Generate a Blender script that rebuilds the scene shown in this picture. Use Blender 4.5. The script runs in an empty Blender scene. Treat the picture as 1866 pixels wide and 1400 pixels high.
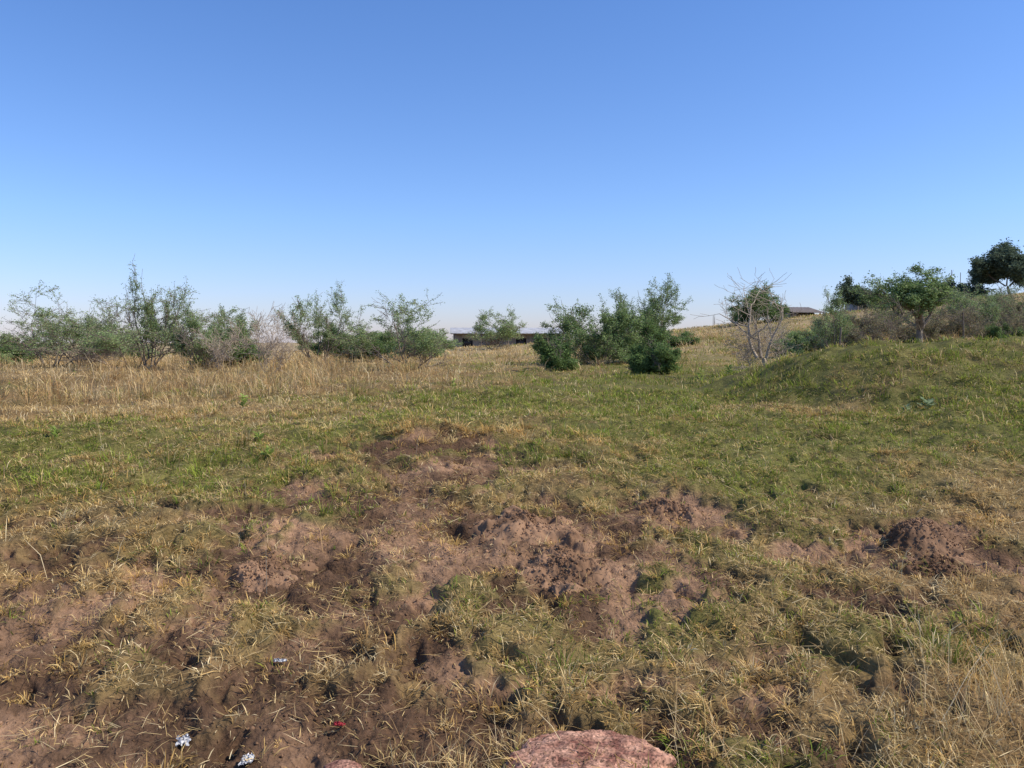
import bpy, math, random
import numpy as np
from mathutils import Vector
R = np.random.default_rng(7)
scene = bpy.context.scene
COL = scene.collection

# ---------------------------------------------------------------- noise
def _h(ix, iy, s):
    n = (ix*374761393 + iy*668265263 + s*144269504) & 0xffffffff
    n = ((n ^ (n >> 13))*1274126177) & 0xffffffff
    return ((n ^ (n >> 16)) & 0xffff)/65535.0
def vn(x, y, s=0):
    x = np.asarray(x, float); y = np.asarray(y, float)
    fx = np.floor(x); fy = np.floor(y)
    ix = fx.astype(np.int64); iy = fy.astype(np.int64)
    tx = x-fx; ty = y-fy
    tx = tx*tx*(3-2*tx); ty = ty*ty*(3-2*ty)
    a = _h(ix, iy, s); b = _h(ix+1, iy, s); c = _h(ix, iy+1, s); d = _h(ix+1, iy+1, s)
    return ((a*(1-tx)+b*tx)*(1-ty)+(c*(1-tx)+d*tx)*ty)*2-1
def fbm(x, y, s=0, o=4, g=0.5):
    t = 0; a = 1.0; n = 0
    for i in range(o):
        c, q = math.cos(0.7*i+.3), math.sin(0.7*i+.3)
        t = t+a*vn((x*c-y*q)*2**i+13.1*i, (x*q+y*c)*2**i+7.7*i, s+i); n += a; a *= g
    return t/n
def sstep(a, b, x):
    t = np.clip((x-a)/(b-a), 0, 1); return t*t*(3-2*t)
def spl(x, k=3.0):
    return np.logaddexp(0, x/k)*k

# ---------------------------------------------------------------- terrain
ky = [-20, 2.3, 3, 5, 7, 8.5, 10, 15, 25, 60, 75, 110, 250, 300]
kz = [-.15, 0, .04, .30, .55, .70, .73, .75, .86, 1.25, 1.05, -3, -9, -9.5]
ty_ = np.arange(-20, 300, .05); tz_ = np.interp(ty_, ky, kz)
ker = np.exp(-0.5*(np.arange(-40, 41)*.05/.5)**2); ker /= ker.sum()
tz_ = np.convolve(np.pad(tz_, 40, mode='edge'), ker, mode='valid')
def H0(x, y):
    b = np.interp(y, ty_, tz_)
    s = sstep(14, 60, y)*(1-sstep(100, 260, y))
    xx = np.clip(x, -90, 90)
    b = b+s*(.105*(spl(xx)-2.08)-.02*(spl(-xx)-2.08))
    hm = sstep(3.3, 5.6, x+.7*vn(x*.5, y*.5, 3))*np.exp(-((y-12.8)/2.9)**2)
    b = b+hm*(.78+.17*fbm(x*.9, y*.9, 6, 3))
    b = b+.10*fbm(x*.22, y*.22, 11, 2)*sstep(4, 9, y)
    return b
# bare soil ellipses: x,y,rx,ry,strength
SOIL = [(-.85, 8.0, .85, .65, 1.1), (-.55, 7.0, .8, .75, 1.15), (-.9, 6.1, 1.1, .65, 1.1), (-.45, 5.3, 1.2, .75, 1.15), (.25, 4.9, .6, .95, 1.15),
        (-1.3, 4.8, .65, .8, 1.15), (1.15, 5.8, .5, .35, 1.0), (2.55, 5.1, .55, .45, 1.1), (2.2, 4.2, .5, .3, .6), (-2.6, 4.2, .6, .9, 1.0),
        (-2.1, 3.2, .6, .5, .9), (-.9, 3.7, .8, .6, .75), (.9, 4.4, .55, .3, .65), (3.2, 4.6, .45, .3, .9), (-3.3, 5.6, .5, .3, .7), (.7, 3.5, .5, .3, .5), (-.6, 3.0, 1.3, .35, 1.0)]
def soil(x, y):
    m = np.zeros_like(x)
    wx = x+.34*vn(x*1.7, y*1.7, 31)+.14*vn(x*6, y*6, 32); wy = y+.34*vn(x*1.7, y*1.7, 33)+.14*vn(x*6, y*6, 34)
    for (a, b, c, d, s) in SOIL:
        m = np.maximum(m, s*np.exp(-(((wx-a)/c)**2+((wy-b)/d)**2)*.9))
    fg = 1-sstep(4.8, 7.6, y)
    n = fbm(x*3.4, y*3.4, 41, 4, .8)
    v = m*.82+fg*.12+n*.80
    return sstep(.24, .58, v)*(1-sstep(8.6, 9.6, y))
def H(x, y):
    x = np.asarray(x, float); y = np.asarray(y, float)
    r = np.hypot(x, y)
    near = 1-sstep(16, 34, r)
    z = H0(x, y)
    z = z+near*(.06*fbm(x*1.5, y*1.5, 21, 2)+.042*fbm(x*4.2, y*4.2, 23, 3, .6)*(1+.7*sstep(7, 11, r)))
    n2 = 1-sstep(9, 16, r)
    S = soil(x, y)
    rid = 1-np.abs(fbm(x*8, y*8, 25, 3, .6))*2.2
    z = z+n2*(.014*rid+(.006+.010*S)*fbm(x*24, y*24, 26, 3, .75)+S*.005*vn(x*75, y*75, 27)+S*.028*fbm(x*6.5, y*6.5, 29, 3, .7))
    hd = fbm(x*5.5, y*5.5, 28, 2); z = z-n2*.055*sstep(.25, .55, hd)*(1-sstep(7, 10, r))
    z = z-.045*S
    z = z+.11*np.exp(-(((x+.85)/.8)**2+((y-8.45-.2*vn(x*3, y*0, 5))/.20)**2))
    return z

# ---------------------------------------------------------------- materials
def new_mat(name):
    m = bpy.data.materials.new(name); m.use_nodes = True
    nt = m.node_tree
    for n in list(nt.nodes):
        nt.nodes.remove(n)
    return m, nt, nt.nodes.new('ShaderNodeOutputMaterial')
def simple_mat(name, c1, c2, scale=8, rough=.9, bump=.3, metal=0, detail=6):
    m, nt, out = new_mat(name); N = nt.nodes; L = nt.links
    p = N.new('ShaderNodeBsdfPrincipled'); tc = N.new('ShaderNodeTexCoord'); no = N.new('ShaderNodeTexNoise')
    no.inputs['Scale'].default_value = scale; no.inputs['Detail'].default_value = detail
    r = N.new('ShaderNodeValToRGB'); r.color_ramp.elements[0].position = .35; r.color_ramp.elements[1].position = .65
    r.color_ramp.elements[0].color = (*c1, 1); r.color_ramp.elements[1].color = (*c2, 1)
    b = N.new('ShaderNodeBump'); b.inputs['Strength'].default_value = bump; b.inputs['Distance'].default_value = .01
    L.new(tc.outputs['Object'], no.inputs['Vector']); L.new(no.outputs['Fac'], r.inputs['Fac']); L.new(r.outputs['Color'], p.inputs['Base Color'])
    L.new(no.outputs['Fac'], b.inputs['Height']); L.new(b.outputs['Normal'], p.inputs['Normal'])
    p.inputs['Roughness'].default_value = rough; p.inputs['Metallic'].default_value = metal; p.inputs['Specular IOR Level'].default_value = .25
    L.new(p.outputs[0], out.inputs[0]); return m
def leaf_mat(name, trans=.3):
    m, nt, out = new_mat(name); N = nt.nodes; L = nt.links
    a = N.new('ShaderNodeAttribute'); a.attribute_name = 'tint'
    d = N.new('ShaderNodeBsdfDiffuse'); t = N.new('ShaderNodeBsdfTranslucent'); mx = N.new('ShaderNodeMixShader')
    mx.inputs[0].default_value = trans
    L.new(a.outputs['Color'], d.inputs['Color']); L.new(a.outputs['Color'], t.inputs['Color'])
    L.new(d.outputs[0], mx.inputs[1]); L.new(t.outputs[0], mx.inputs[2]); L.new(mx.outputs[0], out.inputs[0])
    return m
M_blade = leaf_mat('grass_blade', .32); M_leaf = leaf_mat('foliage', .42)
M_bark = simple_mat('bark', (.15, .115, .09), (.28, .23, .18), 30)
M_grey = simple_mat('dry_twig', (.33, .26, .19), (.50, .41, .31), 30)
M_pole = simple_mat('weathered_wood', (.12, .09, .07), (.22, .18, .14), 20)

def ground_mat():
    m, nt, out = new_mat('ground_soil'); N = nt.nodes; L = nt.links
    p = N.new('ShaderNodeBsdfPrincipled'); p.inputs['Roughness'].default_value = .95; p.inputs['Specular IOR Level'].default_value = .15
    a = N.new('ShaderNodeAttribute'); a.attribute_name = 'tint'
    geo = N.new('ShaderNodeNewGeometry')
    def noise(s, d=5, r=.6):
        n = N.new('ShaderNodeTexNoise'); n.inputs['Scale'].default_value = s; n.inputs['Detail'].default_value = d
        n.inputs['Roughness'].default_value = r; L.new(geo.outputs['Position'], n.inputs['Vector']); return n
    n1 = noise(26, 9, .75); n2 = noise(3, 4); vo = N.new('ShaderNodeTexVoronoi'); vo.inputs['Scale'].default_value = 60
    L.new(geo.outputs['Position'], vo.inputs['Vector'])
    r = N.new('ShaderNodeMapRange'); r.inputs[1].default_value = .3; r.inputs[2].default_value = .7; r.inputs[3].default_value = .5; r.inputs[4].default_value = 1.45
    L.new(n1.outputs['Fac'], r.inputs[0])
    r2 = N.new('ShaderNodeMapRange'); r2.inputs[1].default_value = .3; r2.inputs[2].default_value = .7; r2.inputs[3].default_value = .7; r2.inputs[4].default_value = 1.2
    L.new(n2.outputs['Fac'], r2.inputs[0])
    mu = N.new('ShaderNodeMath'); mu.operation = 'MULTIPLY'; L.new(r.outputs[0], mu.inputs[0]); L.new(r2.outputs[0], mu.inputs[1])
    vm = N.new('ShaderNodeVectorMath'); vm.operation = 'SCALE'; L.new(a.outputs['Color'], vm.inputs[0]); L.new(mu.outputs[0], vm.inputs['Scale'])
    L.new(vm.outputs[0], p.inputs['Base Color'])
    ad = N.new('ShaderNodeMath'); ad.operation = 'MULTIPLY_ADD'; ad.inputs[1].default_value = .4
    L.new(vo.outputs['Distance'], ad.inputs[0]); L.new(n1.outputs['Fac'], ad.inputs[2])
    b = N.new('ShaderNodeBump'); b.inputs['Strength'].default_value = .8; b.inputs['Distance'].default_value = .02
    L.new(ad.outputs[0], b.inputs['Height']); L.new(b.outputs['Normal'], p.inputs['Normal'])
    L.new(p.outputs[0], out.inputs[0]); return m

# ---------------------------------------------------------------- mesh helper
def mesh_np(name, verts, loops, sizes, tint=None, mat=None, smooth=False):
    me = bpy.data.meshes.new(name)
    verts = np.asarray(verts, np.float32); loops = np.asarray(loops, np.int32).ravel(); sizes = np.asarray(sizes, np.int32)
    me.vertices.add(len(verts)); me.vertices.foreach_set('co', verts.ravel())
    me.loops.add(len(loops)); me.loops.foreach_set('vertex_index', loops)
    st = np.zeros(len(sizes), np.int32); st[1:] = np.cumsum(sizes)[:-1]
    me.polygons.add(len(sizes)); me.polygons.foreach_set('loop_start', st)
    try: me.polygons.foreach_set('loop_total', sizes)
    except Exception: pass
    if smooth: me.polygons.foreach_set('use_smooth', np.ones(len(sizes), bool))
    me.update(calc_edges=True)
    if tint is not None:
        at = me.attributes.new('tint', 'FLOAT_COLOR', 'POINT')
        c = np.ones((len(verts), 4), np.float32); c[:, :3] = tint; at.data.foreach_set('color', c.ravel())
    if mat: me.materials.append(mat)
    return me
def add(name, me, label=None, cat=None, kind=None, group=None, parent=None, loc=None):
    o = bpy.data.objects.new(name, me); COL.objects.link(o)
    if label: o['label'] = label
    if cat: o['category'] = cat
    if kind: o['kind'] = kind
    if group: o['group'] = group
    if parent: o.parent = parent
    if loc is not None: o.location = loc
    return o

# ---------------------------------------------------------------- colour maps
C_soil = np.array([.31, .185, .11]); C_dark = np.array([.115, .066, .038]); C_thatch = np.array([.29, .19, .085]); C_gr = np.array([.17, .16, .045]); C_field = np.array([.48, .35, .18])
def greenness(x, y):
    g = .13+.52*sstep(5.2, 7.8, y+.12*x)+.42*sstep(-.5, 3.5, x)*sstep(5.3, 8.5, y)
    g = g-.35*sstep(14.5, 19, y)*(1-.8*sstep(3, 5, x)*(1-sstep(19, 24, y)))
    g = g-.60*sstep(1.0, 6.0, -x)*sstep(8.6, 11.5, y)
    g = g+.75*fbm(x*.55, y*.55, 51, 3)+.55*fbm(x*1.9, y*1.9, 55, 2)
    g = g-.25*sstep(22, 40, y)
    return np.clip(g, 0, 1)
def ground_color(x, y):
    S = soil(x, y)[:, None]; g = greenness(x, y)[:, None]
    far = sstep(16, 40, np.hypot(x, y))[:, None]
    base = C_thatch*(1-g)+C_gr*g
    base = base*(1-far)+(C_field*(1-.55*g)+C_gr*.55*g)*far
    n = sstep(-.18, .40, fbm(x*1.7, y*1.7, 61, 4))[:, None]
    so = C_soil*n+C_dark*(1-n)
    return base*.8*(1-S)+so*S

a1 = np.linspace(-45, 45, 700, endpoint=False); a2 = np.linspace(45, 315, 70, endpoint=False)
ang = np.radians(np.concatenate([a1, a2])); na = len(ang)
rad = np.concatenate([[.3, .8, 1.3, 1.7], np.geomspace(2.0, 14, 480), np.geomspace(14.3, 120, 130), np.geomspace(130, 3500, 22)]); nr = len(rad)
A, RR = np.meshgrid(ang, rad)
X = (np.sin(A)*RR).ravel(); Y = (np.cos(A)*RR).ravel(); Z = H(X, Y)
V = np.stack([X, Y, Z], 1); V = np.vstack([V, [[0, 0, float(H(np.array([0.]), np.array([0.]))[0])]]])
i = np.arange(nr-1)[:, None]*na; j = np.arange(na)[None, :]; jn = (j+1) % na
Q = np.stack([i+j, i+na+j, i+na+jn, i+jn], -1).reshape(-1, 4)[:, ::-1]
cen = nr*na; T = np.stack([np.full(na, cen), np.arange(na), (np.arange(na)+1) % na], 1)[:, ::-1]
tint = np.vstack([ground_color(X, Y), [C_soil]])
me = mesh_np('ground', V, np.concatenate([Q.ravel(), T.ravel()]), np.concatenate([np.full(len(Q), 4), np.full(len(T), 3)]), tint, ground_mat(), True)
add('ground', me, 'sloping ground of brown soil and dry thatch', 'ground', 'structure')

# ---------------------------------------------------------------- grass
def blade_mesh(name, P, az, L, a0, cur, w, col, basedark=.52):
    n = len(P)
    d = np.stack([np.cos(az), np.sin(az), np.zeros(n)], 1)
    sd = az+np.pi/2+R.normal(0, .5, n)
    s = np.stack([np.cos(sd), np.sin(sd), R.normal(0, .25, n)], 1)*w[:, None]*.5
    up = np.array([0, 0, 1.])
    m = P+(d*np.sin(a0)[:, None]+up*np.cos(a0)[:, None])*(L*.5)[:, None]
    a1 = a0+cur
    t = m+(d*np.sin(a1)[:, None]+up*np.cos(a1)[:, None])*(L*.5)[:, None]
    V = np.stack([P-s*.8, P+s*.8, m+s, m-s, t], 1).reshape(-1, 3)
    b = np.arange(n)[:, None]*5
    loops = np.concatenate([b+np.array([[0, 1, 2, 3]]), b+np.array([[3, 2, 4]])], 1).ravel()
    sizes = np.tile([4, 3], n)
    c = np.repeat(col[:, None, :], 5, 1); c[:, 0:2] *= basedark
    return mesh_np(name, V, loops, sizes, c.reshape(-1, 3), M_blade)

GREENS = np.array([[.33, .39, .06], [.24, .32, .05], [.43, .43, .09], [.17, .23, .04]])
STRAWS = np.array([[.84, .62, .28], [.68, .46, .19], [.90, .73, .42], [.44, .28, .12]])
GOLD = np.array([[.86, .57, .21], [.70, .44, .14], [.92, .70, .33], [.38, .23, .09]])
def pick(pal, n): 
    a = pal[R.integers(0, len(pal), n)]; b = pal[R.integers(0, len(pal), n)]; t = R.random((n, 1)); return a*t+b*(1-t)
def scatter(n, r0, r1, power, amax=42):
    u = R.random(n); k = 2-power
    r = (r0**k+u*(r1**k-r0**k))**(1/k) if abs(k) > 1e-6 else r0*(r1/r0)**u
    a = np.radians(R.uniform(-amax, amax, n)); return r*np.sin(a), r*np.cos(a), r

def tufts(name, nc, r0, r1, power, per, label, dens_f, len_rng, w0, spread, lean, greenbias=0., rad=.045, palS=STRAWS, palG=GREENS, amax=39, jit=.35, mixp=.20):
    x, y, r = scatter(nc, r0, r1, power, amax)
    keep = R.random(nc) < dens_f(x, y); x, y, r = x[keep], y[keep], r[keep]; n = len(x)
    g = greenness(x, y)+greenbias; isg = R.random(n) < g
    S = soil(x, y)
    cc = np.where(isg[:, None], pick(palG, n), pick(palS, n))*R.uniform(.65, 1.2, (n, 1)); size = R.uniform(.45, 1.35, n)*(1-.15*S)
    cnt = R.poisson(per, n)+3; idx = np.repeat(np.arange(n), cnt); N = len(idx)
    az = R.uniform(0, 2*np.pi, N); rr = np.abs(R.normal(0, 1, N))*rad*size[idx]*(1+.02*r[idx])
    bx = x[idx]+np.cos(az)*rr; by = y[idx]+np.sin(az)*rr
    ca = R.uniform(0, 2*np.pi, n)[idx]; az2 = az+.6*np.sin(ca-az)+R.normal(0, .5, N)
    P = np.stack([bx, by, H(bx, by)-.004], 1)
    L = R.uniform(*len_rng, N)*size[idx]
    a0 = np.clip(np.abs(R.normal(lean, jit, N)), 0, 1.4); cur = R.uniform(.2, 1.0, N)*spread; cur = np.minimum(cur, 1.8-a0)
    w = w0*R.uniform(.6, 1.4, N)*(1+.055*np.maximum(r[idx]-4, 0))
    col = cc[idx]; mixs = R.random(N) < mixp
    col = np.where(mixs[:, None], pick(palS, N), col)*R.uniform(.7, 1.2, (N, 1))
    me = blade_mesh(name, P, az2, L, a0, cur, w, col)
    add(name, me, label, 'grass', 'stuff'); return N
tot = []
dens1 = lambda x, y: (1-.86*soil(x, y))*(.22+.78*sstep(-.3, .2, fbm(x*3.5, y*3.5, 71, 3)))
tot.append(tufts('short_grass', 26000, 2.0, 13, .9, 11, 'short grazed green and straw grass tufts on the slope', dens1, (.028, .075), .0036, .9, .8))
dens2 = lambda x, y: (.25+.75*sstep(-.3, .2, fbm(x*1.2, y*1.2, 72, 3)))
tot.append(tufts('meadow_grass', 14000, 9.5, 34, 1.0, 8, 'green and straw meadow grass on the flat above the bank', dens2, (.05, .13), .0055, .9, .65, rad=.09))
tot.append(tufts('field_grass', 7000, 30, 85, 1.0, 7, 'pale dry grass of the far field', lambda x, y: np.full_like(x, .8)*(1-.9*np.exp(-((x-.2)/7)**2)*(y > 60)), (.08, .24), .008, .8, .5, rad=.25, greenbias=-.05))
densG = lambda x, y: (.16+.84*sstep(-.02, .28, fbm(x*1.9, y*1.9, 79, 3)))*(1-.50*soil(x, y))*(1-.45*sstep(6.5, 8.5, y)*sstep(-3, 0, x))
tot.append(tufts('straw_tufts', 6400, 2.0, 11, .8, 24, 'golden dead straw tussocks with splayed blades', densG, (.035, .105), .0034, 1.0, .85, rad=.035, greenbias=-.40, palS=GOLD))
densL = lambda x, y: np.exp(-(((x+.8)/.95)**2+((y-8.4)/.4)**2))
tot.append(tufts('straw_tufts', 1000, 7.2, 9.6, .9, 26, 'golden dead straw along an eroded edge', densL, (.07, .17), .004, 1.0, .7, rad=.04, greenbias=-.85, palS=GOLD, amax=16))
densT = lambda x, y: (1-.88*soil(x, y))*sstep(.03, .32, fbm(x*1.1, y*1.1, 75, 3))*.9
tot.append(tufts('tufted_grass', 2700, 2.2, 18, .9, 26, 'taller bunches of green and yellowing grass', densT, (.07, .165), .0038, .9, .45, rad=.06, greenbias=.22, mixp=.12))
def dryzone(x, y):
    l = sstep(1.0, 4.2, -x+2.6*vn(x*.35, y*.35, 81))*sstep(8.6, 12, y+.25*(-x-5)+1.5*vn(x*.5, y*.5, 86))*(1-sstep(30, 36, y))
    c = .22*sstep(15, 18, y)*(1-sstep(24, 30, y))*(x < 6)
    rt = .9*sstep(6, 11, x)*sstep(20, 25, y)*(1-sstep(46, 50, y))
    return np.clip(np.maximum(np.maximum(l, c), rt), 0, 1)*(.06+.94*sstep(-.10, .26, fbm(x*.7, y*.7, 83, 4, .6)))
DRY = np.array([[.82, .60, .30], [.68, .46, .21], [.88, .71, .43], [.46, .29, .14], [.58, .47, .19], [.62, .37, .16]])
tot.append(tufts('tall_dry_grass', 8800, 8.5, 48, .8, 20, 'straw coloured standing and fallen grass', dryzone, (.15, .58), .0042, 1.1, .48, rad=.10, greenbias=-.45, palS=DRY, jit=.5))
n = 75000; x, y, r = scatter(n, 2.0, 12, .9, 39); k = R.random(n) < (1-.50*soil(x, y))*(.15+.85*sstep(-.2, .3, fbm(x*2.3, y*2.3, 77, 3))); x, y = x[k], y[k]; n = len(x)
me = blade_mesh('straw_litter', np.stack([x, y, H(x, y)+R.uniform(.005, .035, n)], 1), R.uniform(0, 6.28, n), R.uniform(.025, .12, n), R.uniform(1.15, 1.6, n), R.uniform(-.2, .3, n), R.uniform(.0018, .004, n), pick(STRAWS, n)*R.uniform(.6, 1.2, (n, 1)), 1.0)
add('straw_litter', me, 'flattened dead straw lying over the soil', 'straw', 'stuff')
def stalks(name, cx, cy, sx, sy, n, L0, L1, label, lean=.5):
    x = R.normal(cx, sx, n); y = R.normal(cy, sy, n)
    me = blade_mesh(name, np.stack([x, y, H(x, y)], 1), R.uniform(0, 6.28, n), R.uniform(L0, L1, n), np.abs(R.normal(lean, .3, n)), R.uniform(0, .9, n), R.uniform(.0014, .0028, n), pick(DRY, n), 1.0)
    add(name, me, label, 'grass', 'stuff')
stalks('long_dry_stalks', 2.05, 3.15, .3, .22, 420, .18, .52, 'long thin pale grass stalks leaning over')
stalks('long_dry_stalks', .85, 3.0, .4, .15, 140, .12, .30, 'long thin pale grass stalks near the boulder', .8)
stalks('long_dry_stalks', -.22, 2.95, .12, .08, 130, .1, .22, 'bunch of thin straw stalks near the boulder')
xs = R.uniform(-9, 9, 420); ys = R.uniform(4.5, 16, 420)
me = blade_mesh('seed_stalks', np.stack([xs, ys, H(xs, ys)], 1), R.uniform(0, 6.28, 420), R.uniform(.12, .38, 420), np.abs(R.normal(.2, .3, 420)), R.uniform(0, .7, 420), np.full(420, .0035), pick(DRY, 420), 1.0)
add('seed_stalks', me, 'single dry seed stalks standing above the grass', 'grass', 'stuff')

# ---------------------------------------------------------------- clods
t = (1+5**.5)/2
ICO = np.array([[-1, t, 0], [1, t, 0], [-1, -t, 0], [1, -t, 0], [0, -1, t], [0, 1, t], [0, -1, -t], [0, 1, -t], [t, 0, -1], [t, 0, 1], [-t, 0, -1], [-t, 0, 1]])/1.9
ICF = np.array([[0, 11, 5], [0, 5, 1], [0, 1, 7], [0, 7, 10], [0, 10, 11], [1, 5, 9], [5, 11, 4], [11, 10, 2], [10, 7, 6], [7, 1, 8], [3, 9, 4], [3, 4, 2], [3, 2, 6], [3, 6, 8], [3, 8, 9], [4, 9, 5], [2, 4, 11], [6, 2, 10], [8, 6, 7], [9, 8, 1]])
def clods(P, s, col):
    n = len(P)
    V = ICO[None]*(1+R.normal(0, .22, (n, 12, 1)))*s[:, None, None]*R.uniform(.6, 1.2, (n, 1, 3))+P[:, None]
    F = (ICF[None]+(np.arange(n)*12)[:, None, None]).reshape(-1)
    return V.reshape(-1, 3), F, np.full(n*20, 3), np.repeat(col, 12, 0)
def plain_mat(name):
    m, nt, out = new_mat(name); N = nt.nodes; L = nt.links
    p = N.new('ShaderNodeBsdfPrincipled'); p.inputs['Roughness'].default_value = 1; p.inputs['Specular IOR Level'].default_value = .1
    a = N.new('ShaderNodeAttribute'); a.attribute_name = 'tint'; geo = N.new('ShaderNodeNewGeometry')
    no = N.new('ShaderNodeTexNoise'); no.inputs['Scale'].default_value = 60; no.inputs['Detail'].default_value = 6
    L.new(geo.outputs['Position'], no.inputs['Vector'])
    b = N.new('ShaderNodeBump'); b.inputs['Distance'].default_value = .006; b.inputs['Strength'].default_value = .6
    L.new(no.outputs['Fac'], b.inputs['Height']); L.new(b.outputs['Normal'], p.inputs['Normal'])
    L.new(a.outputs['Color'], p.inputs['Base Color']); L.new(p.outputs[0], out.inputs[0]); return m
M_clod = plain_mat('crumbly_soil')
n = 32000; x, y, r = scatter(n, 2.0, 9, .8); k = R.random(n) < soil(x, y); x, y = x[k], y[k]; n = len(x)
s = R.lognormal(math.log(.0036), .5, n); s = np.minimum(s, .015)
V, F, SZ, c = clods(np.stack([x, y, H(x, y)+s*.2], 1), s, ground_color(x, y)*R.uniform(.75, 1.3, (n, 1)))
add('soil_clods', mesh_np('soil_clods', V, F, SZ, c, M_clod), 'loose crumbs of brown soil', 'soil', 'stuff')

def heap(cx, cy, rx, ry, h, seed, label, dark=1.0, skew=0):
    nr_, na_ = 60, 160
    rr, aa = np.meshgrid(np.linspace(0, 1.2, nr_), np.linspace(0, 2*np.pi, na_, endpoint=False), indexing='ij')
    edge = 1+.40*vn(np.cos(aa)*1.6+seed, np.sin(aa)*1.6, seed)+.25*vn(np.cos(aa)*4+seed, np.sin(aa)*4, seed+1)
    x = cx+np.cos(aa)*rr*rx*edge; y = cy+np.sin(aa)*rr*ry*edge
    p = np.clip(1-rr, 0, 1); prof = p*p*(3-2*p)
    z = H(x, y)+h*prof-.04*np.clip(rr-.7, 0, 1)*3+(.045*fbm(x*7, y*7, seed, 4, .6)+.010*fbm(x*30, y*30, seed, 3, .8))*np.clip((1.1-rr)*2, 0, 1)
    V = np.stack([x, y, z], -1).reshape(-1, 3)
    i = np.arange(nr_-1)[:, None]*na_; j = np.arange(na_)[None]; jn = (j+1) % na_
    Q = np.stack([i+j, i+na_+j, i+na_+jn, i+jn], -1).reshape(-1, 4)
    n_ = sstep(-.4, .4, fbm(x*5, y*5, seed+3, 3)).reshape(-1, 1)
    col = (C_soil*n_+C_dark*1.5*(1-n_))*dark
    m = 1700; pi_ = R.integers(0, len(V), m); P = V[pi_]+R.normal(0, .012, (m, 3))*[1, 1, 0]; s = np.minimum(R.lognormal(math.log(.0042), .5, m), .015)
    V2, F2, S2, c2 = clods(P, s, col[pi_]*R.uniform(.8, 1.3, (m, 1)))
    me = mesh_np('soil_heap', np.vstack([V, V2]), np.concatenate([Q.ravel(), F2+len(V)]), np.concatenate([np.full(len(Q), 4), S2]), np.vstack([col, c2]), M_clod, True)
    add('soil_heap', me, label, 'molehill', None, 'heaps of loose soil on the slope')
heap(.12, 5.45, .50, .45, .11, 101, 'broad heap of crumbly reddish brown soil spilling downhill', .95)
heap(.30, 4.85, .30, .50, .04, 102, 'low spill of fine crumbly brown soil below a larger heap', 1.0)
heap(1.12, 5.85, .32, .27, .05, 103, 'small low heap of brown soil among grass')
heap(2.60, 5.25, .34, .30, .15, 104, 'steep dark brown molehill with rough top', .75)
heap(2.5, 4.75, .28, .28, .04, 105, 'low spread of dark crumbly soil below a molehill', .8)
heap(-1.45, 4.75, .32, .32, .04, 106, 'flat heap of reddish brown soil beside straw tufts', .95)

# ---------------------------------------------------------------- woody plants
def tube(segs, sides=4):
    P0 = np.array([s[0] for s in segs]); P1 = np.array([s[1] for s in segs]); r0 = np.array([s[2] for s in segs]); r1 = np.array([s[3] for s in segs])
    D = P1-P0; D /= np.linalg.norm(D, axis=1, keepdims=True)+1e-9
    ref = np.where(np.abs(D[:, 2:3]) > .9, np.array([[1., 0, 0]]), np.array([[0, 0, 1.]]))
    U = np.cross(D, ref); U /= np.linalg.norm(U, axis=1, keepdims=True); W = np.cross(D, U)
    th = np.arange(sides)/sides*2*np.pi
    ring = U[:, None]*np.cos(th)[None, :, None]+W[:, None]*np.sin(th)[None, :, None]
    V = np.concatenate([P0[:, None]+ring*r0[:, None, None], P1[:, None]+ring*r1[:, None, None]], 1).reshape(-1, 3)
    f = np.array([[k, (k+1) % sides, (k+1) % sides+sides, k+sides] for k in range(sides)])
    F = (f[None]+(np.arange(len(P0))*2*sides)[:, None, None]).reshape(-1)
    return V, F, np.full(len(P0)*sides, 4)
def grow(seed, stems, depth, spread, zig, upw, kids, flat=.7, trunk=0, base_r=.03):
    rg = random.Random(seed); segs = []; tips = []
    def rv(s): return Vector((rg.gauss(0, s), rg.gauss(0, s), rg.gauss(0, s)))
    def br(p, d, L, r, lv):
        n = 5 if lv == 0 else 4
        for i in range(n):
            d = (d+rv(zig)+Vector((0, 0, upw))).normalized(); q = p+d*(L/n); r2 = r*.84
            segs.append((tuple(p), tuple(q), r, r2))
            if lv < depth and (i >= 1 or lv > 0):
                for k in range(kids if rg.random() < .55 else max(1, kids-1)):
                    o = rv(1); o = (o-d*o.dot(d)); o.z *= flat; o.normalize()
                    a = rg.uniform(.5, 1.15); cd = (d*math.cos(a)+o*math.sin(a)).normalized()
                    br(q, cd, L*rg.uniform(.38, .68), r2*.62, lv+1)
            if lv >= depth-1 and lv > 0: tips.append((tuple(q), tuple(d)))
            p, r = q, r2
    p0 = Vector((0, 0, 0))
    if trunk:
        q = Vector((rg.gauss(0, .05), rg.gauss(0, .05), trunk)); segs.append(((0, 0, -.15), tuple(q), base_r*1.3, base_r)); p0 = q
    for k in range(stems):
        a = 2*math.pi*(k+rg.random()*.8)/stems; d = Vector((math.cos(a)*spread, math.sin(a)*spread, 1)).normalized()
        st = p0+Vector((math.cos(a)*.06, math.sin(a)*.06, -.12 if not trunk else 0))
        br(st, d, rg.uniform(.55, 1.25), base_r*rg.uniform(.7, 1), 0)
    return segs, tips
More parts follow.
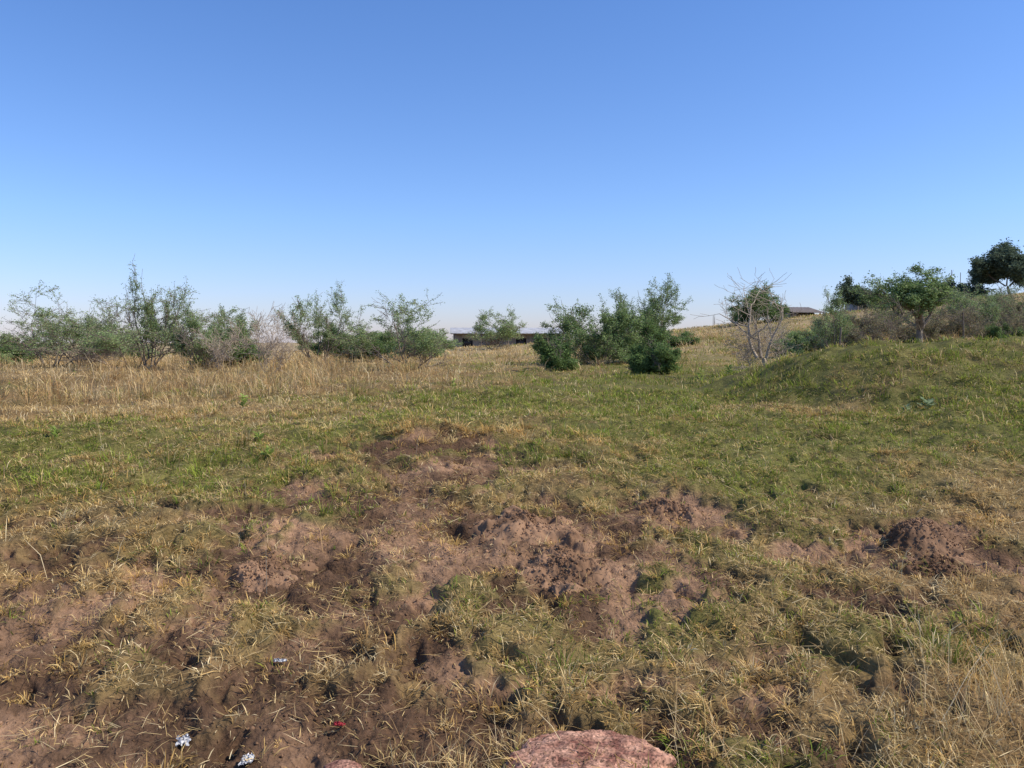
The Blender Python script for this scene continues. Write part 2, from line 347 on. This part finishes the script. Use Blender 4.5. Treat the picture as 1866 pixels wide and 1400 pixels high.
def leaves(tips, per, size, sigma, pal, aspect=.42, drop=.25, lift=0):
    P = np.array([t[0] for t in tips])
    cl = vn(P[:, 0]*3.1+P[:, 2]*2.3, P[:, 1]*3.1-P[:, 2]*2.9, 5); P = P[(cl > -1+2*drop*.9) & (R.random(len(P)) > drop*.3) & (P[:, 2] > lift*R.uniform(.6, 1.2, len(P)))]
    n = len(P)*per; idx = np.repeat(np.arange(len(P)), per)
    C = P[idx]+R.normal(0, sigma, (n, 3))*[1, 1, .7]
    U = R.normal(0, 1, (n, 3))*[1, 1, .5]; U /= np.linalg.norm(U, axis=1, keepdims=True)
    W = np.cross(U, R.normal(0, 1, (n, 3))); W /= np.linalg.norm(W, axis=1, keepdims=True)
    s = size*R.uniform(.6, 1.3, (n, 1))
    V = np.stack([C-U*s*.5, C+W*s*aspect*.5, C+U*s*.5, C-W*s*aspect*.5], 1).reshape(-1, 3)
    clump = R.uniform(.65, 1.25, (len(P), 1))[idx]
    col = pick(pal, n)*clump*R.uniform(.8, 1.2, (n, 1))
    return V, np.arange(n*4), np.full(n, 4), np.repeat(col, 4, 0)
ACA = np.array([[.34, .43, .18], [.27, .37, .15], [.41, .48, .23], [.22, .30, .12]])
DKG = np.array([[.15, .23, .08], [.19, .28, .095], [.24, .33, .12], [.11, .16, .06]])
EUC = np.array([[.10, .145, .095], [.14, .18, .12], [.17, .21, .14]])
RED = np.array([[.30, .24, .15], [.24, .27, .13], [.36, .27, .18], [.20, .20, .11]])
def plant(name, cat, label, seed, x, y, h, w, style='acacia', pal=ACA, group=None, per=None, zofs=0, size=None, drop=None):
    st = dict(acacia=dict(stems=5, depth=3, spread=.75, zig=.15, upw=.05, kids=2, flat=.40),
              bush=dict(stems=7, depth=3, spread=1.0, zig=.2, upw=.05, kids=2, flat=1),
              bare=dict(stems=5, depth=3, spread=.45, zig=.12, upw=.07, kids=2, flat=1),
              baretree=dict(stems=3, depth=3, spread=.38, zig=.10, upw=.10, kids=1, flat=1, trunk=.3, base_r=.03),
              tree=dict(stems=4, depth=3, spread=.6, zig=.2, upw=.06, kids=2, flat=1, trunk=.6, base_r=.06))[style]
    segs, tips = grow(seed, **st)
    pts = np.array([s[1] for s in segs])
    sx = w/(np.percentile(pts[:, 0], 99)-np.percentile(pts[:, 0], 1)); sz = h/np.percentile(pts[:, 2], 99.6)
    tr = lambda p: (p[0]*sx, p[1]*sx, p[2]*sz)
    k = min(1.6, (sx+sz)/2)
    rs = dict(acacia=.75, bush=.6, bare=.45, baretree=.9, tree=1.0)[style]
    mr = .0018 if style in ('bare', 'baretree') else .0022
    segs = [(tr(a), tr(b), max(r0*k*rs, mr+.00008*y), max(r1*k*rs, mr*.85+.00008*y)) for a, b, r0, r1 in segs]
    tips = [(tr(a), d) for a, d in tips]
    z = float(H(np.array([x]), np.array([y]))[0])+zofs
    e = add(name, None, label, cat, None, group, loc=(x, y, z)); e.empty_display_size = .3
    V, F, S = tube(segs, 4 if style != 'tree' else 6)
    part = 'branches' if style in ('bush', 'acacia', 'bare') else 'trunk'
    add(part, mesh_np(part, V, F, S, None, M_grey if style in ('bare', 'baretree') else M_bark), parent=e)
    if style not in ('bare', 'baretree'):
        p_ = per if per else dict(acacia=6, bush=7, tree=8)[style]
        sz_ = size if size else dict(acacia=.046, bush=.055, tree=.07)[style]*(1+.004*max(0, y-20))
        dr = drop if drop is not None else dict(acacia=.36, bush=.24, tree=.3)[style]
        V, F, S, c = leaves(tips, p_, sz_, sz_*.85, pal, drop=dr, lift=h*(.32 if style == 'acacia' else .08))
        add('crown', mesh_np('crown', V, F, S, c, M_leaf), parent=e)
    return e
G1 = 'feathery acacia shrubs along the top of the field'; G2 = 'dense green bushes in the field'
A_ = lambda *a, **k: plant('acacia_shrub', 'shrub', *a, group=G1, **k)
B_ = lambda *a, **k: plant('green_bush', 'bush', *a, group=G2, style='bush', **k)
A_('sparse feathery acacia shrub with arching branches over dry grass', 1, -13.4, 24, 2.3, 3.0, per=5)
A_('large feathery acacia shrub with tall thin top shoot', 2, -10.2, 22, 2.1, 3.8, per=6)
A_('thin upright acacia sapling behind a larger shrub', 12, -9.9, 22.6, 2.65, 1.7, per=4)
A_('slender acacia shrub with open crown', 22, -11.9, 23, 1.9, 1.9, per=5)
A_('slender acacia shrub with open crown', 23, -8.4, 22, 1.6, 1.5, per=5)
B_('dense mid green bush in dry grass', 3, -9.3, 28, 1.75, 1.8, per=6)
plant('dry_shrub', 'shrub', 'leafless grey twiggy shrub in straw grass', 4, -5.9, 20, 1.6, 1.6, style='bare', group='leafless shrubs')
plant('dry_shrub', 'shrub', 'low leafless shrub with tangled pale twigs', 14, -7.2, 20.5, 1.1, 1.5, style='bare', group='leafless shrubs')
A_('flat topped acacia shrub with bare lower stems', 5, -6.1, 26, 2.3, 2.3, per=7)
B_('low dark green bush between acacia shrubs', 6, -4.8, 27, 1.05, 1.9, pal=DKG, per=5)
A_('spreading acacia shrub with feathery drooping leaves', 7, -2.6, 21, 1.85, 2.7, per=6)
A_('distant acacia beside a low building', 8, -1.2, 50, 2.3, 3.2, per=4, size=.09)
B_('small dark rounded bush', 9, 1.15, 21, .85, .9, pal=DKG, per=6)
B_('large dense green bush with uneven top', 10, 2.5, 24, 1.75, 2.6, pal=np.vstack([ACA, DKG]), per=8)
A_('taller feathery acacia standing out of dense bushes', 11, 4.5, 26.5, 2.5, 2.1, per=8, pal=np.vstack([ACA, DKG]), drop=.2)
B_('small dark bush on short grass', 13, 3.1, 19, .75, 1.0, pal=DKG, per=6)
B_('dark bush joining the larger green bush', 15, 4.1, 25, 1.2, 1.8, pal=DKG)
B_('dark round crowned distant bush near a house', 16, 16.2, 55, 2.4, 3.4, pal=DKG, size=.11)
plant('bare_tree', 'tree', 'pale leafless young tree with upright twigs on grass', 17, 5.35, 17, 2.15, 1.8, style='baretree', group='leafless shrubs')
plant('dry_shrub', 'shrub', 'small leafless shrub beside a bare young tree', 24, 5.15, 17.3, 1.2, 1.3, style='bare', group='leafless shrubs')
B_('low green shrub in dry grass', 18, 10.6, 30, .75, 1.8)
plant('brown_shrub', 'shrub', 'brownish shrub with sparse leaves and dark twigs', 19, 11.2, 26, 1.7, 2.0, pal=RED, per=3)
A_('sparse green shoots rising beside a brown shrub', 20, 10.6, 27, 2.1, 1.5, per=5)
plant('leafy_tree', 'tree', 'small green tree with clumped crown and gaps', 21, 13.8, 28, 2.9, 2.3, style='tree', pal=np.vstack([ACA, DKG]), size=.085, drop=.42)
for k, (x, y, h, w, p) in enumerate([(17.4, 34, 1.5, 2.6, RED), (20.0, 36, 1.9, 2.8, ACA), (18.3, 31, 1.3, 2.2, RED), (22.0, 38, 1.8, 3.0, ACA), (16.2, 38, 1.4, 2.2, RED), (24.5, 40, 2.1, 3.2, DKG), (17.5, 29.5, .8, 1.1, DKG), (13.0, 33, 1.2, 1.6, ACA), (15.0, 31, 1.0, 1.5, RED), (9.0, 27, .6, .8, ACA), (19.8, 32, 1.6, 1.8, RED)]):
    B_('mixed brown and green bush among dry grass', 30+k, x, y, h, w, pal=p, per=4, drop=.3)
plant('eucalyptus_tree', 'tree', 'dark dense tall tree on the ridge', 40, 48.2, 80, 5.3, 5.0, style='tree', pal=EUC, per=14, size=.26)
plant('eucalyptus_tree', 'tree', 'dark tree on the ridge beside a taller one', 41, 43.5, 82, 2.4, 5.5, style='tree', pal=EUC, per=12, size=.26)
plant('eucalyptus_tree', 'tree', 'dark distant tree behind a roof', 42, 34, 80, 3.3, 3.4, style='tree', pal=EUC, per=12, size=.24)
for k, (x, y, h, w, p) in enumerate([(-18.3, 28, .9, 2.6, DKG), (-20.5, 33, 1.1, 3.0, DKG), (-15.5, 32, .9, 2.6, ACA), (-13, 36, 1.0, 3.2, DKG), (-8, 38, 1.1, 2.8, DKG), (-6.2, 40, 1.1, 3, ACA), (-3.6, 33, 1.0, 2.2, ACA), (-17.2, 25, .8, 2.0, ACA), (1.9, 36, .5, 1.4, DKG), (7.6, 38, .6, 1.7, DKG), (-25, 34, 1.2, 3.2, DKG), (-8.1, 24, .8, 1.6, DKG)]):
    B_('low bush at the edge of the field', 60+k, x, y, h, w, pal=p, per=4, size=.08)

def weed(x, y, h, w, seed, pal, label):
    # leaves grow out of one short stem
    n = 38; a = R.uniform(0, 6.28, n); z0 = R.random(n)*h*.75
    C = np.stack([np.zeros(n), np.zeros(n), z0], 1)
    D = np.stack([np.cos(a), np.sin(a), R.uniform(.2, 1.3, n)], 1); D /= np.linalg.norm(D, axis=1, keepdims=True)
    Wd = np.stack([-np.sin(a), np.cos(a), R.normal(0, .3, n)], 1); s = (w*.5*R.uniform(.35, 1.0, n)*(1-.4*z0/h))[:, None]
    V = np.stack([C, C+D*s*.6+Wd*s*.13, C+D*s-[0, 0, .02], C+D*s*.6-Wd*s*.13], 1).reshape(-1, 3)
    V1, F1, S1 = tube([((0, 0, -.03), (0.002, 0.002, h*.8), .006, .003)], 5)
    z = float(H(np.array([x]), np.array([y]))[0])
    me = mesh_np('weed', np.vstack([V, V1]), np.concatenate([np.arange(n*4), F1+n*4]), np.concatenate([np.full(n, 4), S1]), np.vstack([np.repeat(pick(pal, n)*R.uniform(.7, 1.3, (n, 1)), 4, 0), np.tile([[.2, .24, .08]], (len(V1), 1))]), M_leaf)
    add('weed', me, label, 'weed', None, 'broad leaved weeds in the grass', loc=(x, y, z))
LG = np.array([[.36, .46, .12], [.28, .38, .09], [.42, .50, .15]]); GG = np.array([[.28, .35, .20], [.33, .40, .25], [.22, .29, .16]])
for k, (x, y, h, w, p) in enumerate([(4.75, 9.4, .13, .36, GG), (4.6, 9.6, .10, .26, GG), (3.55, 15.5, .40, .30, LG), (-3.6, 11, .20, .28, LG), (-4.5, 8.1, .13, .28, LG), (-4.95, 7.7, .11, .25, LG), (-2.5, 8.1, .12, .25, LG), (-1.0, 14, .22, .25, LG), (4.6, 17.5, .3, .4, LG), (-2.2, 7.4, .10, .22, LG)]):
    weed(x, y, h, w, k, p, 'broad leaved green weed in short grass')

# ---------------------------------------------------------------- boulder, stones, litter
def rock(name, x, y, rx, ry, rz, sink, mat, label, cat, seed, sub=5, flat=.6):
    import bmesh
    bm = bmesh.new(); bmesh.ops.create_icosphere(bm, subdivisions=sub, radius=1)
    v = np.array([q.co[:] for q in bm.verts])
    n = fbm(v[:, 0]*1.6+seed, v[:, 1]*1.6+v[:, 2]*1.1, seed, 3)*.22+fbm(v[:, 0]*5+v[:, 2]*3, v[:, 1]*5-v[:, 2]*3, seed+5, 3)*.07
    v = v*(1+n)[:, None]; v[:, 2] = np.where(v[:, 2] > flat, flat+(v[:, 2]-flat)*.35, v[:, 2])
    v[:, 2] += .09*fbm(v[:, 0]*11, v[:, 1]*11, seed, 4, .8)
    for q, c in zip(bm.verts, v): q.co = (c[0]*rx, c[1]*ry, c[2]*rz)
    me = bpy.data.meshes.new(name); bm.to_mesh(me); bm.free()
    for p in me.polygons: p.use_smooth = True
    me.materials.append(mat)
    z = float(H0(np.array([x]), np.array([y]))[0])
    return add(name, me, label, cat, loc=(x, y, z-sink+rz*.3))
def granite():
    m = simple_mat('red_granite', (.17, .070, .048), (.48, .27, .18), 12, .95, .9, detail=12)
    nt = m.node_tree; N = nt.nodes; L = nt.links
    p = [q for q in N if q.type == 'BSDF_PRINCIPLED'][0]; ramp = [q for q in N if q.type == 'VALTORGB'][0]; tc = [q for q in N if q.type == 'TEX_COORD'][0]
    v = N.new('ShaderNodeTexVoronoi'); v.inputs['Scale'].default_value = 130; L.new(tc.outputs['Object'], v.inputs['Vector'])
    mx = N.new('ShaderNodeMix'); mx.data_type = 'RGBA'; mx.blend_type = 'OVERLAY'; mx.inputs[0].default_value = .85
    bw = N.new('ShaderNodeRGBToBW'); L.new(v.outputs['Color'], bw.inputs[0])
    L.new(ramp.outputs['Color'], mx.inputs[6]); L.new(bw.outputs[0], mx.inputs[7]); L.new(mx.outputs[2], p.inputs['Base Color']); return m
M_gran = granite()
rock('boulder', .27, 2.90, .31, .20, .145, .070, M_gran, 'flat topped reddish pink granite boulder in grass', 'boulder', 3, 6)
rock('stone', -.60, 2.86, .07, .06, .045, .0, M_gran, 'small reddish stone on bare soil', 'stone', 9, 4)
M_foil = simple_mat('foil', (.40, .40, .41), (.70, .70, .70), 40, .5, .4, .2)
M_red = simple_mat('red_plastic', (.30, .02, .03), (.42, .04, .05), 20, .5, .2)
M_char = simple_mat('charred_scrap', (.03, .028, .026), (.09, .08, .07), 20, .9, .4)
def scrap(name, x, y, sx, sy, mat, label, seed, amp=.5):
    n = 22; u, v = np.meshgrid(np.linspace(-1, 1, n), np.linspace(-1, 1, n), indexing='ij')
    e = 1+.3*vn(u*2+seed, v*2, seed)
    z = np.abs(fbm(u*2.2+seed, v*2.2, seed, 4, .7))*amp*min(sx, sy)*2.2
    c = math.cos(seed); s = math.sin(seed); X0 = u*e*sx; Y0 = v*e*sy
    V = np.stack([X0*c-Y0*s, X0*s+Y0*c, z+.008], -1).reshape(-1, 3)
    i = np.arange(n-1)[:, None]*n; j = np.arange(n-1)[None]
    Q = np.stack([i+j, i+n+j, i+n+j+1, i+j+1], -1).reshape(-1, 4)
    V[:, :2] += R.normal(0, .002, (len(V), 2))
    zz = float(H(np.array([x]), np.array([y]))[0])+.012
    add(name, mesh_np(name, V, Q, np.full(len(Q), 4), None, mat), label, 'litter', loc=(x, y, zz))
scrap('foil_wrapper', -1.07, 3.72, .028, .014, M_foil, 'small crumpled silver foil scrap on soil', 3)
scrap('foil_wrapper', -1.30, 3.18, .042, .022, M_foil, 'crumpled silver wrapper in dry grass', 5)
scrap('foil_wrapper', -1.0, 3.03, .035, .022, M_foil, 'crumpled grey foil on bare soil', 8)
scrap('red_scrap', -.70, 3.27, .014, .022, M_red, 'small red plastic scrap on dark soil', 14)
scrap('charred_scrap', -.80, 3.0, .07, .04, M_char, 'blackened scrap of rubbish on soil', 17)

# ---------------------------------------------------------------- buildings
def boxv(x0, x1, y0, y1, z0, z1):
    V = np.array([[x0, y0, z0], [x1, y0, z0], [x1, y1, z0], [x0, y1, z0], [x0, y0, z1], [x1, y0, z1], [x1, y1, z1], [x0, y1, z1]], float)
    F = np.array([[0, 3, 2, 1], [4, 5, 6, 7], [0, 1, 5, 4], [1, 2, 6, 5], [2, 3, 7, 6], [3, 0, 4, 7]]); return V, F
def boxes(name, bl, mat, parent):
    Vs = []; Fs = []; o = 0
    for b in bl:
        V, F = boxv(*b); Vs.append(V); Fs.append(F+o); o += 8
    Fs = np.vstack(Fs); return add(name, mesh_np(name, np.vstack(Vs), Fs, np.full(len(Fs), 4), None, mat), parent=parent)
M_wall = simple_mat('plaster', (.26, .22, .18), (.36, .31, .26), 3); M_dark = simple_mat('window_glass', (.02, .02, .025), (.04, .04, .045), 3, .2, 0)
M_roof = simple_mat('corrugated_roof', (.34, .34, .35), (.50, .50, .51), 2, .6); M_door = simple_mat('door_wood', (.10, .05, .03), (.15, .08, .05), 6)
M_rroof = simple_mat('brown_roof', (.13, .11, .10), (.18, .155, .145), 2, .8)
def house(x, y, w, d, hw, hr, rot, label, roofm, ztop=None):
    z = float(H(np.array([x]), np.array([y]))[0])
    if ztop is not None: z = max(z, ztop-hw-hr)
    e = add('low_house', None, label, 'house', loc=(x, y, z)); e.rotation_euler[2] = rot
    t = .2; nb = max(2, int(w//2.4)); ops = [(-w/2+(k+.5)*w/nb) for k in range(nb)]
    bl = [(-w/2, w/2, d/2-t, d/2, -3, hw), (-w/2, -w/2+t, -d/2+t, d/2-t, -3, hw), (w/2-t, w/2, -d/2+t, d/2-t, -3, hw)]
    cur = -w/2
    for k, c in enumerate(ops):
        o = .5 if k != 1 else .45
        bl.append((cur, c-o, -d/2, -d/2+t, -3, hw)); bl.append((c-o, c+o, -d/2, -d/2+t, hw-.4, hw))
        bl.append((c-o, c+o, -d/2, -d/2+t, -3, .9 if k != 1 else 0)); cur = c+o
    bl.append((cur, w/2, -d/2, -d/2+t, -3, hw))
    boxes('wall', bl, M_wall, e)
    for k, c in enumerate(ops):
        if k == 1: boxes('door', [(c-.45, c+.45, -d/2+.08, -d/2+.12, 0, hw-.4)], M_door, e)
        else: boxes('window', [(c-.5, c+.5, -d/2+.08, -d/2+.11, .9, hw-.4)], M_dark, e)
    nx = int(w*6); xs = np.linspace(-w/2-.4, w/2+.4, nx); prof = [(-d/2-1.2, hw+.02), (0, hw+hr), (d/2+.5, hw+.02)]
    V = []
    for th in (0, -.06):
        for (py, pz) in prof:
            for k_, xx in enumerate(xs): V.append((xx, py, pz+.06+th+.02*(k_ % 2)))
    V = np.array(V); F = []
    for s_ in range(2):
        for k_ in range(nx-1):
            a = s_*nx+k_; F.append([a, a+1, a+nx+1, a+nx]); b = a+3*nx; F.append([b, b+nx, b+nx+1, b+1])
    for k_ in range(nx-1):
        F.append([k_, k_+3*nx, k_+1+3*nx, k_+1])
    F = np.array(F); add('roof', mesh_np('roof', V, F, np.full(len(F), 4), None, roofm), parent=e)
    for k_ in range(nb+1):
        xx = -w/2+k_*w/nb; boxes('post', [(xx-.06, xx+.06, -d/2-1.1, -d/2-.98, -3, hw+.03)], M_pole, e)
    for sx in (-w/2, w/2-t):
        V = np.array([[sx, -d/2, hw], [sx, d/2, hw], [sx, 0, hw+hr-.02], [sx+t, -d/2, hw], [sx+t, d/2, hw], [sx+t, 0, hw+hr-.02]])
        L = [0, 1, 2, 3, 5, 4, 0, 2, 5, 3, 1, 4, 5, 2]; add('gable', mesh_np('gable', V, L, [3, 3, 4, 4], None, M_wall), parent=e)
house(-.6, 84, 10.5, 6, 2.2, .6, .06, 'long low plastered house with grey corrugated roof and veranda', M_roof, 2.7)
house(-9.5, 96, 6, 5, 2.3, .7, -.1, 'small low house with grey metal roof behind bushes', M_roof)
house(31.2, 92, 3.0, 4, 2.3, .7, .2, 'small house with dark brown pitched roof on the ridge', M_rroof, 4.9)
house(41, 90, 8, 6, 2.3, .8, -.2, 'low house with brown roof among trees', M_rroof, 6.2)

def pole(name, x, y, h, r, label, cat, group, tilt=0):
    z = float(H(np.array([x]), np.array([y]))[0])
    V, F, S = tube([((0, 0, -.4), (tilt*h*.5, 0, h*.5), r, r*.9), ((tilt*h*.5, 0, h*.5), (tilt*h, 0, h), r*.9, r*.72)], 8)
    V2 = np.array([[tilt*h+.72*r*math.cos(a), .72*r*math.sin(a), h] for a in np.arange(8)/8*2*np.pi])
    o = len(V); me = mesh_np(name, np.vstack([V, V2]), np.concatenate([F, np.arange(8)+o]), np.concatenate([S, [8]]), None, M_pole)
    add(name, me, label, cat, None, group, loc=(x, y, z))
for (x, y, top) in [(24.0, 98, 4.3), (25.3, 104, 4.7), (44.5, 84, 8.7), (46.5, 86, 8.6)]:
    z = float(H(np.array([x]), np.array([y]))[0]); pole('utility_pole', x, y, top-z, .04, 'thin weathered wooden utility pole', 'utility pole', 'utility poles on the ridge')
for k, (x, y, h) in enumerate([(9.9, 25, 1.0), (15.6, 28.5, 1.35), (19.2, 30, 1.2), (-17, 23, .9)]):
    pole('fence_post', x, y, h, .035, 'weathered leaning wooden fence post in grass', 'fence post', 'old fence posts', .05*(-1)**k)

# ---------------------------------------------------------------- light, sky, camera
az = math.radians(98); el = math.radians(46)
sd = Vector((math.sin(az)*math.cos(el), math.cos(az)*math.cos(el), math.sin(el)))
su = bpy.data.lights.new('sun', 'SUN'); su.energy = 5; su.angle = math.radians(.5); su.color = (1, .91, .76)
so = bpy.data.objects.new('sun', su); COL.objects.link(so); so.rotation_euler = sd.to_track_quat('Z', 'Y').to_euler()
w = bpy.data.worlds.new('World'); scene.world = w; w.use_nodes = True; nt = w.node_tree
bg = nt.nodes['Background']; sk = nt.nodes.new('ShaderNodeTexSky'); sk.sky_type = 'NISHITA'; sk.sun_disc = False
sk.sun_elevation = el; sk.sun_rotation = az; sk.air_density = 1.0; sk.dust_density = .8; sk.ozone_density = 2.0; sk.altitude = 800
tc = nt.nodes.new('ShaderNodeTexCoord'); sx = nt.nodes.new('ShaderNodeSeparateXYZ'); rp = nt.nodes.new('ShaderNodeValToRGB')
nt.links.new(tc.outputs['Generated'], sx.inputs[0]); nt.links.new(sx.outputs['Z'], rp.inputs[0])
el_ = rp.color_ramp.elements; el_[0].position = 0; el_[0].color = (.60, .57, .76, 1); el_[1].position = .45; el_[1].color = (.46, .66, .95, 1)
e2 = rp.color_ramp.elements.new(.14); e2.color = (.56, .68, .91, 1)
mx = nt.nodes.new('ShaderNodeMix'); mx.data_type = 'RGBA'; mx.blend_type = 'MULTIPLY'; mx.inputs[0].default_value = 1
nt.links.new(sk.outputs[0], mx.inputs[6]); nt.links.new(rp.outputs[0], mx.inputs[7]); nt.links.new(mx.outputs[2], bg.inputs[0])
bg.inputs[1].default_value = .205
cam = bpy.data.cameras.new('camera'); co = bpy.data.objects.new('camera', cam); COL.objects.link(co)
cam.lens = 29; cam.sensor_width = 36; cam.clip_end = 8000; cam.clip_start = .05
co.location = (0, 0, 1.6); co.rotation_euler = (math.radians(90-3.05), 0, 0)
scene.camera = co
scene.view_settings.view_transform = 'Standard'; scene.view_settings.look = 'None'
print('blades', tot)
